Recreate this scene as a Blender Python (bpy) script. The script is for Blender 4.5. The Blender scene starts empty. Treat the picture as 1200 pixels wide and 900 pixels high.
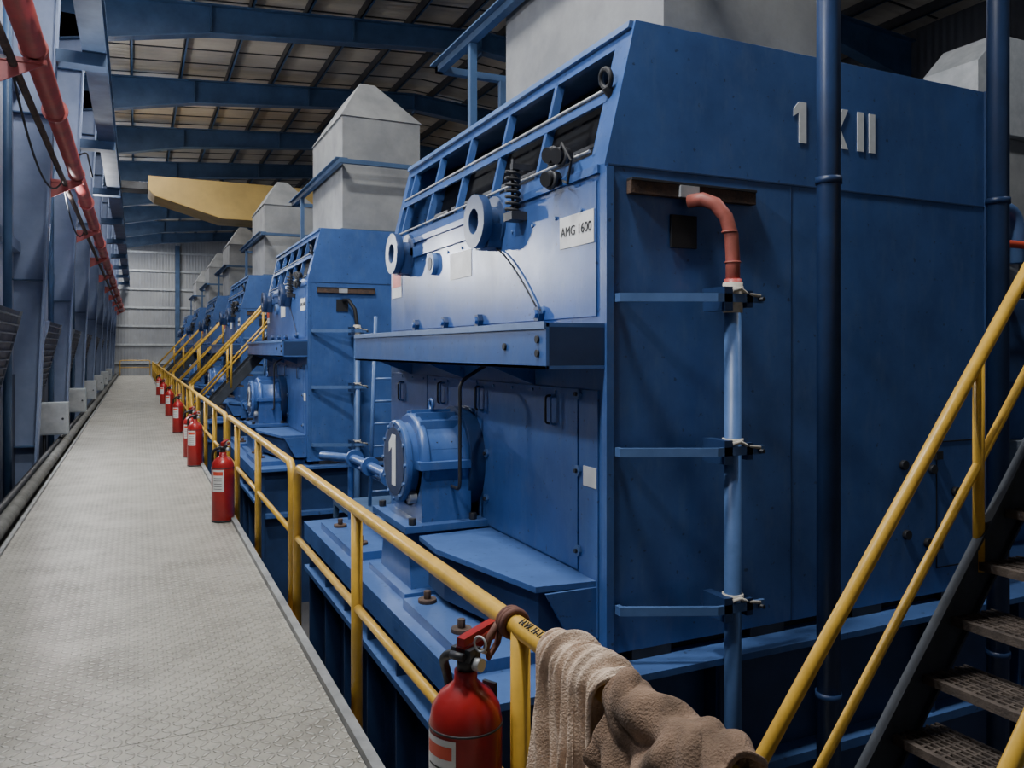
import bpy, bmesh, math, random
from mathutils import Vector, Matrix
random.seed(4)
scene = bpy.context.scene
COL = scene.collection

# ---------------------------------------------------------------- materials
def new_mat(name):
    m = bpy.data.materials.new(name); m.use_nodes = True
    nt = m.node_tree; b = nt.nodes['Principled BSDF']
    return m, nt, b

def paint(name, c1, c2=None, rough=0.4, scale=3.0, metallic=0.0, bump=0.0, coat=0.0, rvar=0.12, stretch=(1,1,1), lo=0.35, hi=0.7, dust=None):
    m, nt, b = new_mat(name)
    if c2 is None: c2 = tuple(x*0.6 for x in c1)
    tc = nt.nodes.new('ShaderNodeTexCoord')
    mp = nt.nodes.new('ShaderNodeMapping'); mp.inputs['Scale'].default_value = stretch
    nt.links.new(tc.outputs['Object'], mp.inputs['Vector'])
    n = nt.nodes.new('ShaderNodeTexNoise'); n.inputs['Scale'].default_value = scale
    n.inputs['Detail'].default_value = 6; n.inputs['Roughness'].default_value = 0.62
    nt.links.new(mp.outputs[0], n.inputs['Vector'])
    r = nt.nodes.new('ShaderNodeValToRGB')
    r.color_ramp.elements[0].position = lo; r.color_ramp.elements[1].position = hi
    r.color_ramp.elements[0].color = (*c2, 1); r.color_ramp.elements[1].color = (*c1, 1)
    nt.links.new(n.outputs['Fac'], r.inputs['Fac'])
    colout = r.outputs['Color']
    if dust:
        n3 = nt.nodes.new('ShaderNodeTexNoise'); n3.inputs['Scale'].default_value = 9; n3.inputs['Detail'].default_value = 9; n3.inputs['Roughness'].default_value = 0.75
        mp3 = nt.nodes.new('ShaderNodeMapping'); mp3.inputs['Scale'].default_value = (1,1,.28)
        nt.links.new(tc.outputs['Object'], mp3.inputs['Vector']); nt.links.new(mp3.outputs[0], n3.inputs['Vector'])
        mr3 = nt.nodes.new('ShaderNodeMapRange'); mr3.inputs['From Min'].default_value=.50; mr3.inputs['From Max'].default_value=.80; mr3.inputs['To Max'].default_value=.6
        nt.links.new(n3.outputs['Fac'], mr3.inputs['Value'])
        ge = nt.nodes.new('ShaderNodeNewGeometry'); sx = nt.nodes.new('ShaderNodeSeparateXYZ'); nt.links.new(ge.outputs['Normal'], sx.inputs[0])
        mr4 = nt.nodes.new('ShaderNodeMapRange'); mr4.inputs['From Min'].default_value=.6; mr4.inputs['From Max'].default_value=1; mr4.inputs['To Max'].default_value=.25
        nt.links.new(sx.outputs[2], mr4.inputs['Value'])
        ad = nt.nodes.new('ShaderNodeMath'); ad.operation='MAXIMUM'
        nt.links.new(mr3.outputs[0], ad.inputs[0]); nt.links.new(mr4.outputs[0], ad.inputs[1])
        mx = nt.nodes.new('ShaderNodeMix'); mx.data_type='RGBA'; nt.links.new(ad.outputs[0], mx.inputs[0])
        nt.links.new(colout, mx.inputs[6]); mx.inputs[7].default_value=(*dust,1); colout = mx.outputs[2]
        # small dark chips and smudges
        n5 = nt.nodes.new('ShaderNodeTexNoise'); n5.inputs['Scale'].default_value = 22; n5.inputs['Detail'].default_value = 3
        nt.links.new(tc.outputs['Object'], n5.inputs['Vector'])
        mr5 = nt.nodes.new('ShaderNodeMapRange'); mr5.inputs['From Min'].default_value=.66; mr5.inputs['From Max'].default_value=.71; mr5.inputs['To Max'].default_value=.6
        nt.links.new(n5.outputs['Fac'], mr5.inputs['Value'])
        mx5 = nt.nodes.new('ShaderNodeMix'); mx5.data_type='RGBA'; nt.links.new(mr5.outputs[0], mx5.inputs[0])
        nt.links.new(colout, mx5.inputs[6]); mx5.inputs[7].default_value=(.02,.028,.05,1); colout = mx5.outputs[2]
    nt.links.new(colout, b.inputs['Base Color'])
    mr = nt.nodes.new('ShaderNodeMapRange')
    mr.inputs['To Min'].default_value = rough + rvar; mr.inputs['To Max'].default_value = max(0.05, rough - rvar)
    nt.links.new(n.outputs['Fac'], mr.inputs['Value'])
    nt.links.new(mr.outputs[0], b.inputs['Roughness'])
    b.inputs['Metallic'].default_value = metallic
    if bump:
        bp = nt.nodes.new('ShaderNodeBump'); bp.inputs['Strength'].default_value = bump
        bp.inputs['Distance'].default_value = 0.01
        n2 = nt.nodes.new('ShaderNodeTexNoise'); n2.inputs['Scale'].default_value = scale*8
        nt.links.new(mp.outputs[0], n2.inputs['Vector'])
        nt.links.new(n2.outputs['Fac'], bp.inputs['Height'])
        nt.links.new(bp.outputs[0], b.inputs['Normal'])
    return m

M = {}
M['blue']   = paint('blue_machine_paint', (0.055,0.130,0.36), (0.036,0.088,0.255), 0.33, 2.2, bump=0.05, lo=0.32, hi=0.66, dust=(.12,.185,.33))
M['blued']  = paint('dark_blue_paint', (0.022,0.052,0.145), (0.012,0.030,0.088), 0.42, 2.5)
M['bluel']  = paint('light_blue_paint', (0.10,0.185,0.40), (0.065,0.13,0.29), 0.42, 4)
M['steelb'] = paint('structural_blue_paint', (0.050,0.105,0.21), (0.028,0.065,0.14), 0.55, 2)
M['colb']   = paint('column_pale_blue_paint', (0.26,0.32,0.48), (0.16,0.21,0.34), 0.5, 1.2)
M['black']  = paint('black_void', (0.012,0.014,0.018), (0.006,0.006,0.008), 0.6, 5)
M['dark']   = paint('dark_metal', (0.03,0.032,0.038), (0.015,0.016,0.02), 0.5, 6)
M['sdark']  = paint('stringer_slate_paint', (0.038,0.046,0.062), (0.02,0.026,0.034), 0.7, 6)
M['rust']   = paint('rusty_steel', (0.12,0.07,0.045), (0.05,0.035,0.03), 0.75, 12, bump=0.3)
M['tread']  = paint('worn_tread_steel', (0.15,0.12,0.10), (0.065,0.053,0.047), 0.6, 14, bump=0.3, metallic=0.3)
M['yellow'] = paint('yellow_rail_paint', (0.70,0.42,0.055), (0.46,0.27,0.035), 0.38, 7, lo=0.25, hi=0.6)
M['crane']  = paint('crane_yellow_paint', (0.52,0.34,0.09), (0.36,0.24,0.07), 0.5, 1)
M['red']    = paint('red_extinguisher_paint', (0.45,0.02,0.018), (0.24,0.012,0.012), 0.30, 4)
M['redp']   = paint('red_pipe_paint', (0.60,0.10,0.09), (0.34,0.09,0.08), 0.45, 3)
M['redc']   = paint('red_cable_sheath', (0.45,0.12,0.09), (0.28,0.08,0.06), 0.5, 9)
M['white']  = paint('white_label', (0.80,0.80,0.78), (0.66,0.66,0.64), 0.5, 6)
M['letter'] = paint('white_stencil_paint', (0.80,0.83,0.83), (0.68,0.71,0.72), 0.6, 10)
M['ink']    = paint('black_ink', (0.02,0.02,0.02), (0.02,0.02,0.02), 0.6, 6)
M['grey']   = paint('galvanised_duct', (0.31,0.315,0.31), (0.20,0.205,0.21), 0.55, 1.8, metallic=0.1, bump=0.15)
M['lgrey']  = paint('light_grey_steel', (0.50,0.52,0.53), (0.36,0.38,0.40), 0.45, 6, metallic=0.3)
M['tape']   = paint('white_tape', (0.66,0.62,0.54), (0.45,0.42,0.36), 0.8, 20)
M['boxw']   = paint('switchbox_grey', (0.42,0.46,0.48), (0.3,0.34,0.36), 0.5, 3)
M['louv']   = paint('louvre_metal', (0.09,0.10,0.13), (0.05,0.055,0.075), 0.55, 3)
M['slat']   = paint('louvre_slat_metal', (0.15,0.165,0.20), (0.09,0.10,0.13), 0.55, 3)
M['wains']  = paint('lower_wall_slate_paint', (0.09,0.105,0.155), (0.05,0.06,0.10), 0.55, 2)
M['curb']   = paint('grimy_curb', (0.13,0.13,0.12), (0.07,0.07,0.065), 0.7, 5)
M['floor']  = paint('oily_concrete', (0.14,0.135,0.13), (0.05,0.05,0.052), 0.3, 0.9, bump=0.1)
M['rope']   = paint('brown_strap', (0.20,0.09,0.06), (0.12,0.05,0.04), 0.8, 30)
M['orange'] = paint('orange_logo', (0.80,0.10,0.05), (0.65,0.08,0.04), 0.5, 5)
M['walk_side'] = paint('walkway_side_steel', (0.30,0.31,0.31), (0.15,0.155,0.16), 0.5, 5)

def added_lamp_mat():  # glowing lens used only on the added light fixtures
    m, nt, b = new_mat('added_lamp_glass')
    b.inputs['Base Color'].default_value = (0.9,0.9,0.85,1)
    b.inputs['Emission Color'].default_value = (1,0.97,0.92,1)
    b.inputs['Emission Strength'].default_value = 2
    return m
M['added_lamp'] = added_lamp_mat()

def math_node(nt, op, a=None, b=None):
    n = nt.nodes.new('ShaderNodeMath'); n.operation = op
    for i, v in enumerate((a, b)):
        if v is None: continue
        if isinstance(v, (int, float)): n.inputs[i].default_value = v
        else: nt.links.new(v, n.inputs[i])
    return n.outputs[0]

def checker_plate():
    m, nt, b = new_mat('checker_plate_steel')
    tc = nt.nodes.new('ShaderNodeTexCoord')
    sp = nt.nodes.new('ShaderNodeSeparateXYZ'); nt.links.new(tc.outputs['Object'], sp.inputs[0])
    S = 22.0
    p = math_node(nt,'MULTIPLY', sp.outputs[0], S); q = math_node(nt,'MULTIPLY', sp.outputs[1], S)
    u = math_node(nt,'SUBTRACT', math_node(nt,'FRACT', p), 0.5); v = math_node(nt,'SUBTRACT', math_node(nt,'FRACT', q), 0.5)
    par = math_node(nt,'FLOORED_MODULO', math_node(nt,'ADD', math_node(nt,'FLOOR', p), math_node(nt,'FLOOR', q)), 2.0)
    sg = math_node(nt,'SUBTRACT', math_node(nt,'MULTIPLY', par, 2.0), 1.0)
    sv = math_node(nt,'MULTIPLY', sg, v)
    a = math_node(nt,'DIVIDE', math_node(nt,'ADD', u, sv), 0.80)
    c = math_node(nt,'DIVIDE', math_node(nt,'SUBTRACT', u, sv), 0.26)
    r2 = math_node(nt,'ADD', math_node(nt,'MULTIPLY', a, a), math_node(nt,'MULTIPLY', c, c))
    h = nt.nodes.new('ShaderNodeMapRange'); h.inputs['From Min'].default_value=0.35; h.inputs['From Max'].default_value=1.0
    h.inputs['To Min'].default_value=1; h.inputs['To Max'].default_value=0
    nt.links.new(r2, h.inputs['Value'])
    n = nt.nodes.new('ShaderNodeTexNoise'); n.inputs['Scale'].default_value=1.9; n.inputs['Detail'].default_value=10; n.inputs['Roughness'].default_value=0.75
    nt.links.new(tc.outputs['Object'], n.inputs['Vector'])
    r = nt.nodes.new('ShaderNodeValToRGB')
    r.color_ramp.elements[0].position=0.32; r.color_ramp.elements[1].position=0.62
    r.color_ramp.elements[0].color=(0.21,0.197,0.165,1); r.color_ramp.elements[1].color=(0.48,0.463,0.41,1)
    nt.links.new(n.outputs['Fac'], r.inputs['Fac'])
    mx = nt.nodes.new('ShaderNodeMix'); mx.data_type='RGBA'
    nt.links.new(math_node(nt,'MULTIPLY', h.outputs[0], 0.65), mx.inputs[0])
    nt.links.new(r.outputs[0], mx.inputs[6]); mx.inputs[7].default_value=(0.68,0.665,0.61,1)
    nt.links.new(mx.outputs[2], b.inputs['Base Color'])
    mr = nt.nodes.new('ShaderNodeMapRange'); mr.inputs['To Min'].default_value=.55; mr.inputs['To Max'].default_value=.22
    nt.links.new(n.outputs['Fac'], mr.inputs['Value']); nt.links.new(mr.outputs[0], b.inputs['Roughness'])
    b.inputs['Metallic'].default_value=0.35
    bp = nt.nodes.new('ShaderNodeBump'); bp.inputs['Strength'].default_value=1.0; bp.inputs['Distance'].default_value=0.014
    nt.links.new(h.outputs[0], bp.inputs['Height']); nt.links.new(bp.outputs[0], b.inputs['Normal'])
    return m
M['plate'] = checker_plate()

def ribbed(name, c1, c2, axis, scale, rough=0.6, dist=0.02, nscale=0.6):
    m, nt, b = new_mat(name)
    tc = nt.nodes.new('ShaderNodeTexCoord')
    w = nt.nodes.new('ShaderNodeTexWave'); w.bands_direction = axis; w.inputs['Scale'].default_value = scale
    nt.links.new(tc.outputs['Object'], w.inputs['Vector'])
    n = nt.nodes.new('ShaderNodeTexNoise'); n.inputs['Scale'].default_value=nscale; n.inputs['Detail'].default_value=6
    nt.links.new(tc.outputs['Object'], n.inputs['Vector'])
    r = nt.nodes.new('ShaderNodeValToRGB'); r.color_ramp.elements[0].position=0.35; r.color_ramp.elements[1].position=0.65
    r.color_ramp.elements[0].color=(*c2,1); r.color_ramp.elements[1].color=(*c1,1)
    nt.links.new(n.outputs['Fac'], r.inputs['Fac'])
    nt.links.new(r.outputs[0], b.inputs['Base Color'])
    bp = nt.nodes.new('ShaderNodeBump'); bp.inputs['Strength'].default_value=0.7; bp.inputs['Distance'].default_value=dist
    nt.links.new(w.outputs['Fac'], bp.inputs['Height']); nt.links.new(bp.outputs[0], b.inputs['Normal'])
    b.inputs['Roughness'].default_value=rough
    return m
M['roof'] = ribbed('roof_sheet', (0.55,0.50,0.41), (0.36,0.32,0.26), 'Y', 1.2)
M['wall'] = ribbed('wall_cladding_blue', (0.42,0.45,0.57), (0.30,0.33,0.45), 'Y', 0.9, dist=.01)
M['walld'] = ribbed('wall_cladding_dark', (0.07,0.075,0.085), (0.04,0.042,0.05), 'Y', 1.6)
M['endwall'] = ribbed('wall_cladding_grey', (0.34,0.35,0.36), (0.24,0.25,0.27), 'X', 1.6)

def cloth_mat(name, c1, c2):
    m, nt, b = new_mat(name)
    tc = nt.nodes.new('ShaderNodeTexCoord')
    n = nt.nodes.new('ShaderNodeTexNoise'); n.inputs['Scale'].default_value=14; n.inputs['Detail'].default_value=8
    nt.links.new(tc.outputs['Object'], n.inputs['Vector'])
    r = nt.nodes.new('ShaderNodeValToRGB'); r.color_ramp.elements[0].position=0.35; r.color_ramp.elements[1].position=0.7
    r.color_ramp.elements[0].color=(*c2,1); r.color_ramp.elements[1].color=(*c1,1)
    nt.links.new(n.outputs['Fac'], r.inputs['Fac']); nt.links.new(r.outputs[0], b.inputs['Base Color'])
    n2 = nt.nodes.new('ShaderNodeTexNoise'); n2.inputs['Scale'].default_value=230; n2.inputs['Detail'].default_value=3
    nt.links.new(tc.outputs['Object'], n2.inputs['Vector'])
    bp = nt.nodes.new('ShaderNodeBump'); bp.inputs['Strength'].default_value=0.8; bp.inputs['Distance'].default_value=0.006
    nt.links.new(n2.outputs['Fac'], bp.inputs['Height']); nt.links.new(bp.outputs[0], b.inputs['Normal'])
    b.inputs['Roughness'].default_value=0.95; b.inputs['Sheen Weight'].default_value=0.05
    return m
M['rag1'] = cloth_mat('cream_towelling', (0.86,0.67,0.52), (0.50,0.36,0.26))
M['rag2'] = cloth_mat('soiled_brown_cloth', (0.31,0.20,0.135), (0.12,0.078,0.052))

# ---------------------------------------------------------------- mesh builder
class B:
    def __init__(s, name):
        s.name=name; s.bm=bmesh.new(); s.mats=[]
    def mi(s, m):
        m = M[m] if isinstance(m,str) else m
        if m not in s.mats: s.mats.append(m)
        return s.mats.index(m)
    def face(s, vs, mi, smooth=False):
        try:
            f = s.bm.faces.new(vs); f.material_index=mi; f.smooth=smooth
        except ValueError: pass
    def hexa(s, P, mat):
        mi=s.mi(mat); v=[s.bm.verts.new(p) for p in P]
        for q in ((3,2,1,0),(4,5,6,7),(0,1,5,4),(1,2,6,5),(2,3,7,6),(3,0,4,7)):
            s.face([v[i] for i in q], mi)
    def box(s, a, b, mat):
        x0,x1=sorted((a[0],b[0])); y0,y1=sorted((a[1],b[1])); z0,z1=sorted((a[2],b[2]))
        s.hexa([(x0,y0,z0),(x1,y0,z0),(x1,y1,z0),(x0,y1,z0),(x0,y0,z1),(x1,y0,z1),(x1,y1,z1),(x0,y1,z1)], mat)
    def prism(s, poly, axis, a, b, mat):
        mi=s.mi(mat)
        def P(p,t):
            if axis=='y': return (p[0],t,p[1])
            if axis=='x': return (t,p[0],p[1])
            return (p[0],p[1],t)
        A=[s.bm.verts.new(P(p,a)) for p in poly]; C=[s.bm.verts.new(P(p,b)) for p in poly]
        n=len(poly)
        s.face(A, mi); s.face(C[::-1], mi)
        for i in range(n):
            j=(i+1)%n; s.face([A[j],A[i],C[i],C[j]], mi)
    def frame(s, d):
        d=Vector(d).normalized()
        up=Vector((0,0,1)) if abs(d.z)<0.9 else Vector((1,0,0))
        a=d.cross(up).normalized(); return a, a.cross(d).normalized()
    def cyl(s, p0, p1, r, mat, seg=16, r2=None, cap=True, smooth=True):
        mi=s.mi(mat); p0=Vector(p0); p1=Vector(p1); a,b=s.frame(p1-p0)
        r2=r if r2 is None else r2
        R=[]
        for p,rr in ((p0,r),(p1,r2)):
            R.append([s.bm.verts.new(p+(a*math.cos(2*math.pi*i/seg)+b*math.sin(2*math.pi*i/seg))*rr) for i in range(seg)])
        for i in range(seg):
            j=(i+1)%seg; s.face([R[0][i],R[0][j],R[1][j],R[1][i]], mi, smooth)
        if cap: s.face(R[0][::-1], mi); s.face(R[1], mi)
    def lathe(s, c, axis, prof, mat, seg=24):
        mi=s.mi(mat); c=Vector(c); d=Vector(axis).normalized(); a,b=s.frame(d); rings=[]
        for h,r in prof:
            rings.append([s.bm.verts.new(c+d*h+(a*math.cos(2*math.pi*i/seg)+b*math.sin(2*math.pi*i/seg))*max(r,0.0005)) for i in range(seg)])
        for k in range(len(rings)-1):
            for i in range(seg):
                j=(i+1)%seg; s.face([rings[k][i],rings[k][j],rings[k+1][j],rings[k+1][i]], mi, True)
        s.face(rings[0][::-1], mi); s.face(rings[-1], mi)
    def tube(s, pts, r, mat, seg=12):
        mi=s.mi(mat); pts=[Vector(p) for p in pts]; n=len(pts)
        T=[(pts[min(i+1,n-1)]-pts[max(i-1,0)]).normalized() for i in range(n)]
        a,b=s.frame(T[0]); rings=[]
        for i in range(n):
            a=(a-T[i]*a.dot(T[i])).normalized(); b=T[i].cross(a)
            rings.append([s.bm.verts.new(pts[i]+(a*math.cos(2*math.pi*k/seg)+b*math.sin(2*math.pi*k/seg))*r) for k in range(seg)])
        for i in range(n-1):
            for k in range(seg):
                j=(k+1)%seg; s.face([rings[i][k],rings[i][j],rings[i+1][j],rings[i+1][k]], mi, True)
        s.face(rings[0][::-1], mi); s.face(rings[-1], mi)
    def torus(s, c, axis, R, r, mat, seg=28, rs=10, flat=1.0):
        mi=s.mi(mat); c=Vector(c); d=Vector(axis).normalized(); a,b=s.frame(d); rings=[]
        for i in range(seg):
            t=2*math.pi*i/seg; e=a*math.cos(t)+b*math.sin(t)
            rings.append([s.bm.verts.new(c+e*(R+r*math.cos(2*math.pi*k/rs))+d*r*flat*math.sin(2*math.pi*k/rs)) for k in range(rs)])
        for i in range(seg):
            i2=(i+1)%seg
            for k in range(rs):
                j=(k+1)%rs; s.face([rings[i][k],rings[i][j],rings[i2][j],rings[i2][k]], mi, True)
    def washer(s, c, axis, R, r, th, mat, seg=32):
        "flat ring plate with a hole"
        mi=s.mi(mat); c=Vector(c); d=Vector(axis).normalized(); a,b=s.frame(d); L=[]
        for (rr,h) in ((R,0),(R,th),(r,th),(r,0)):
            L.append([s.bm.verts.new(c+d*h+(a*math.cos(2*math.pi*i/seg)+b*math.sin(2*math.pi*i/seg))*rr) for i in range(seg)])
        for k in range(4):
            A=L[k]; C=L[(k+1)%4]
            for i in range(seg):
                j=(i+1)%seg; s.face([A[i],A[j],C[j],C[i]], mi, k in (0,2))
    def done(s, bevel=0.0, parent=None):
        bmesh.ops.recalc_face_normals(s.bm, faces=s.bm.faces)
        me=bpy.data.meshes.new(s.name); s.bm.to_mesh(me); s.bm.free()
        for m in s.mats: me.materials.append(m)
        o=bpy.data.objects.new(s.name, me); COL.objects.link(o)
        if bevel:
            bv=o.modifiers.new('bevel','BEVEL'); bv.width=bevel; bv.segments=2; bv.limit_method='ANGLE'; bv.angle_limit=math.radians(50)
        if parent: o.parent=parent
        return o

def fillet(P, r, n=6):
    P=[Vector(p) for p in P]; out=[P[0]]
    for i in range(1,len(P)-1):
        a=(P[i-1]-P[i]).normalized(); b=(P[i+1]-P[i]).normalized()
        s=P[i]+a*r; e=P[i]+b*r
        for k in range(n+1):
            t=k/n; out.append(s*(1-t)**2+P[i]*2*t*(1-t)+e*t*t)
    out.append(P[-1]); return out

def copy(o, off, parent=None):
    c=o.copy(); c.location=Vector(o.location)+Vector(off); COL.objects.link(c)
    if parent is not None: c.parent=parent
    for ch in o.children:
        d=ch.copy(); COL.objects.link(d); d.parent=c
    return c

def text(name, s, loc, rot, size, mat, parent=None, sx=1.0, bold=0.0):
    c=bpy.data.curves.new(name,'FONT'); c.body=s; c.size=size; c.extrude=0.0015; c.offset=bold
    c.align_x='CENTER'; c.align_y='CENTER'; c.materials.append(M[mat])
    o=bpy.data.objects.new(name,c); COL.objects.link(o); o.location=loc; o.rotation_euler=rot; o.scale=(sx,1,1)
    if parent: o.parent=parent
    return o
RN=(math.pi/2,0,0); RL=(math.pi/2,0,-math.pi/2)
C=1.6
PITCH=8.96
YEND=62.0

# ---------------------------------------------------------------- room shell
WL=-1.60
b=B('floor'); b.box((-2.2,-7,-2.6),(17.2,YEND+.3,-2.4),'floor'); b.done()
b=B('wall_left'); b.box((WL-.2,-7,1.25),(WL,YEND,9.7),'wall'); b.box((WL-.2,-7,-2.4),(WL+.02,YEND,1.25),'wains'); b.done()
b=B('wall_right'); b.box((17,-7,-2.4),(17.2,YEND,9.7),'walld'); b.done()
b=B('wall_end')
b.box((WL-.2,YEND,-2.4),(17.2,YEND+.2,10.4),'endwall')
for z in (0.6,1.9,3.2,4.5,5.8,7.1,8.4): b.box((WL,YEND-.12,z),(17,YEND,z+.14),'lgrey')
for x in (2.5,7.5,12.5): b.box((x,YEND-.3,-2.4),(x+.3,YEND-.121,9.0),'steelb')
b.done()
RX=8.0
def zb(x): return 8.5+0.075*(x if x<RX else 2*RX-x)
b=B('ceiling')
b.prism([(-2.1,zb(-2.1)+.9),(RX,zb(RX)+.9),(17.2,zb(17.2)+.9),(17.2,zb(17.2)+1.0),(RX,zb(RX)+1.0),(-2.1,zb(-2.1)+1.0)],'y',-7,YEND+.2,'roof')
b.done()
b=B('roof_purlins')
x=-1.4
while x<16.9:
    z=zb(x)+.66
    b.box((x,-7,z),(x+.025,YEND-.1,z+.235),'dark'); b.box((x,-7,z),(x+.07,YEND-.1,z+.015),'steelb')
    x+=1.25
y=-6
while y<YEND-1:
    for (xa,xb) in ((-1.5,RX),(RX,16.9)):
        b.prism([(xa,zb(xa)+.88),(xb,zb(xb)+.88),(xb,zb(xb)+.90),(xa,zb(xa)+.90)],'y',y,y+.05,'dark')
    y+=1.1
b.done()
def girder(y):
    b=B('roof_girder')
    xs=[WL,1.5,RX,14.5,17.0]; dep=[1.05,.66,.52,.66,1.05]
    top=[(x,zb(x)+.64) for x in xs]; bot=[(x,zb(x)+.64-d) for x,d in zip(xs,dep)]
    b.prism(top+bot[::-1],'y',y-.012,y+.012,'steelb')
    for L,dz in ((top,-.03),(bot,.0)):
        b.prism(L+[(p[0],p[1]+.03) for p in L[::-1]] if dz==0 else [(p[0],p[1]-.03) for p in L]+L[::-1],'y',y-.15,y+.15,'steelb')
    for x in (1.5,4.7,RX,11.3,14.5): b.box((x-.01,y-.13,zb(x)+.05),(x+.01,y+.13,zb(x)+.6),'steelb')
    return b.done()
def column(y):
    b=B('frame_column')
    b.prism([(WL,-2.4),(-1.42,-2.4),(-.96,8.6),(WL,8.6)],'y',y-.012,y+.012,'colb')
    b.prism([(-1.43,-2.4),(-1.40,-2.4),(-.94,8.6),(-.97,8.6)],'y',y-.15,y+.15,'colb')
    for z in (0.2,2.6,5.0,7.4):
        xi=-1.43+.46*(z+2.4)/11.0
        b.box((WL,y-.14,z),(xi,y+.14,z+.015),'steelb')
    return b.done()
ys=[-3,2.5,8,13.5,19,24.5,30,35.5,41,46.5,52,57.5]
g0=girder(0); g0.location.y=ys[0]
c0=column(0); c0.location.y=ys[0]
for y in ys[1:]:
    copy(g0,(0,y-ys[0],0)); copy(c0,(0,y-ys[0],0))
b=B('wall_girts')
for z in (3.0,5.3,7.0): 
    b.box((WL,-7,z),(WL+.09,YEND-.1,z+.14),'colb')
b.done()
# crane runway and crane
b=B('crane_runway_beam')
b.box((-.72,-7,5.98),(-.4,YEND-.5,6.02),'steelb'); b.box((-.57,-7,6.02),(-.55,YEND-.5,6.44),'steelb'); b.box((-.72,-7,6.44),(-.4,YEND-.5,6.48),'steelb')
b.box((-.59,-7,6.48),(-.53,YEND-.5,6.53),'dark')
for y in ys: b.box((-1.06,y-.15,5.80),(-.4,y+.15,5.98),'steelb')
b.done()
b=B('overhead_crane')
b.prism([(.35,7.25),(14.5,7.25),(14.5,6.0),(2.6,6.0),(.55,6.6),(.35,6.8)],'y',28.5,30.1,'crane')
b.box((-.45,28.9,6.85),(.35,29.7,7.1),'dark')
b.box((-.68,27.6,6.66),(-.44,31,7.0),'crane')
for y in (27.9,30.7): b.cyl((-.64,y,6.66),(-.48,y,6.66),.12,'dark')
b.done(bevel=.02)

# ---------------------------------------------------------------- walkway
b=B('walkway')
y=-6.0; YW=55.0
while y<YW:
    b.box((-.95,y+.002,-.02),(.80,min(y+2.4,YW)-.002,0.0),'plate'); y+=2.4
b.box((.802,-6,-.28),(.845,YW,.035),'walk_side'); b.box((.74,-6,-.28),(.80,YW,-.26),'walk_side')
b.box((-.98,-6,-.28),(-.952,YW,.02),'walk_side')
y=-5
while y<YW:
    b.box((-.95,y,-.2),(.80,y+.06,-.021),'dark'); y+=1.2
y=-5.5
while y<YW:
    for xx in (-.85,.7): b.box((xx,y,-2.4),(xx+.1,y+.1,-.2),'dark')
    y+=5.5
b.done()
b=B('curb_pipe')
b.cyl((-1.07,-6,.06),(-1.07,YEND-3,.06),.065,'curb',14)
b.cyl((-1.22,-6,.02),(-1.22,YEND-3,.02),.045,'dark',12)
b.box((-1.30,-6,-.3),(-.985,YEND-3,-.03),'curb')
b.done()

# ---------------------------------------------------------------- handrails
XR=.9; ZT=.88; ZM=.44
def rail(y0,y1,posts,name='handrail'):
    b=B(name)
    b.tube(fillet([(XR,y0,-.14),(XR,y0,ZT),(XR,y1,ZT),(XR,y1,-.14)],.13,8),.027,'yellow',16)
    b.cyl((XR,y0,ZM),(XR,y1,ZM),.019,'yellow',14)
    for p in posts:
        b.cyl((XR,p,-.14),(XR,p,ZT),.026,'yellow',16)
    for p in list(posts)+[y0,y1]: b.box((.845,p-.05,-.16),(XR,p+.05,-.08),'yellow')
    return b.done()
r0=rail(.95,5.05,[1.87,3.57])
text('rail_marking','H.W. H-17',(XR-.012,1.78,ZT+.028),(math.radians(25),0,math.radians(-90)),.028,'ink',r0)
rail(5.22,9.15,[6.8,8.3])
y=9.4
while y<51:
    y1=y+4.3
    rail(y,y1,[y+1.4,y+2.85]); y+=4.48
b=B('end_guardrail')
b.tube(fillet([(-.9,54.9,.0),(-.9,54.9,.95),(.78,54.9,.95),(.78,54.9,.0)],.1,5),.027,'yellow'); b.cyl((-.9,54.9,.5),(.78,54.9,.5),.02,'yellow'); b.done()

# ---------------------------------------------------------------- stairs
def stair(x0,z0,slope,n,yf,w,posts=None):
    """stair climbing in +X; x0,z0 = a point on the nosing line"""
    b=B('steel_staircase')
    rise=.213; run=rise/slope
    L=n*run; x1=x0+L; z1=z0+L*slope
    for ys_ in (yf,yf-w):
        o=.012
        b.prism([(x0-.06,z0-.20),(x0-.06,z0+.06),(x1,z1+.10),(x1,z1-.17)],'y',ys_-o,ys_+o,'sdark')
        sgn=-1 if ys_==yf else 1
        for dz in (.08,-.19):
            b.prism([(x0-.06,z0+dz-.02),(x0-.06,z0+dz),(x1,z1+dz+.02),(x1,z1+dz)],'y',ys_+.013,ys_-.03 if sgn<0 else ys_+.03,'sdark')
    for i in range(n):
        zx=z0+i*rise; xx=x0+i*run
        a,c=yf-.015,yf-w+.015
        b.box((xx-.015,c,zx-.035),(xx+.012,a,zx),'tread'); b.box((xx+.235,c,zx-.035),(xx+.25,a,zx),'tread')
        for k in range(7):
            q=xx+.035+k*.029; b.box((q,c,zx-.028),(q+.011,a,zx-.002+.003*(k%2)),'tread')
        m=int(w/.045)
        for k in range(m):
            q=c+(k+.5)*(a-c)/m; b.box((xx,q-.006,zx-.03),(xx+.24,q+.006,zx-.003),'tread')
    if posts is None: posts=[x0+.02+k*(L/3.0-.02) for k in range(4)]
    for ys_ in (yf,yf-w):
        b.tube([(x0,ys_,z0+.87),(x1,ys_,z1+.87)],.028,'yellow',16)
        b.tube([(x0,ys_,z0+.42),(x1,ys_,z1+.42)],.02,'yellow',14)
        for q in posts:
            zz=z0+(q-x0)*slope; b.cyl((q,ys_,zz-.05),(q,ys_,zz+.87),.024,'yellow',14)
    return b.done()
nx0=2.807-(.07+2.30)/1.205
st=stair(nx0,-2.30,1.205,23,2.3,.78,[nx0+.02,1.72,3.32,4.6])
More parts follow.
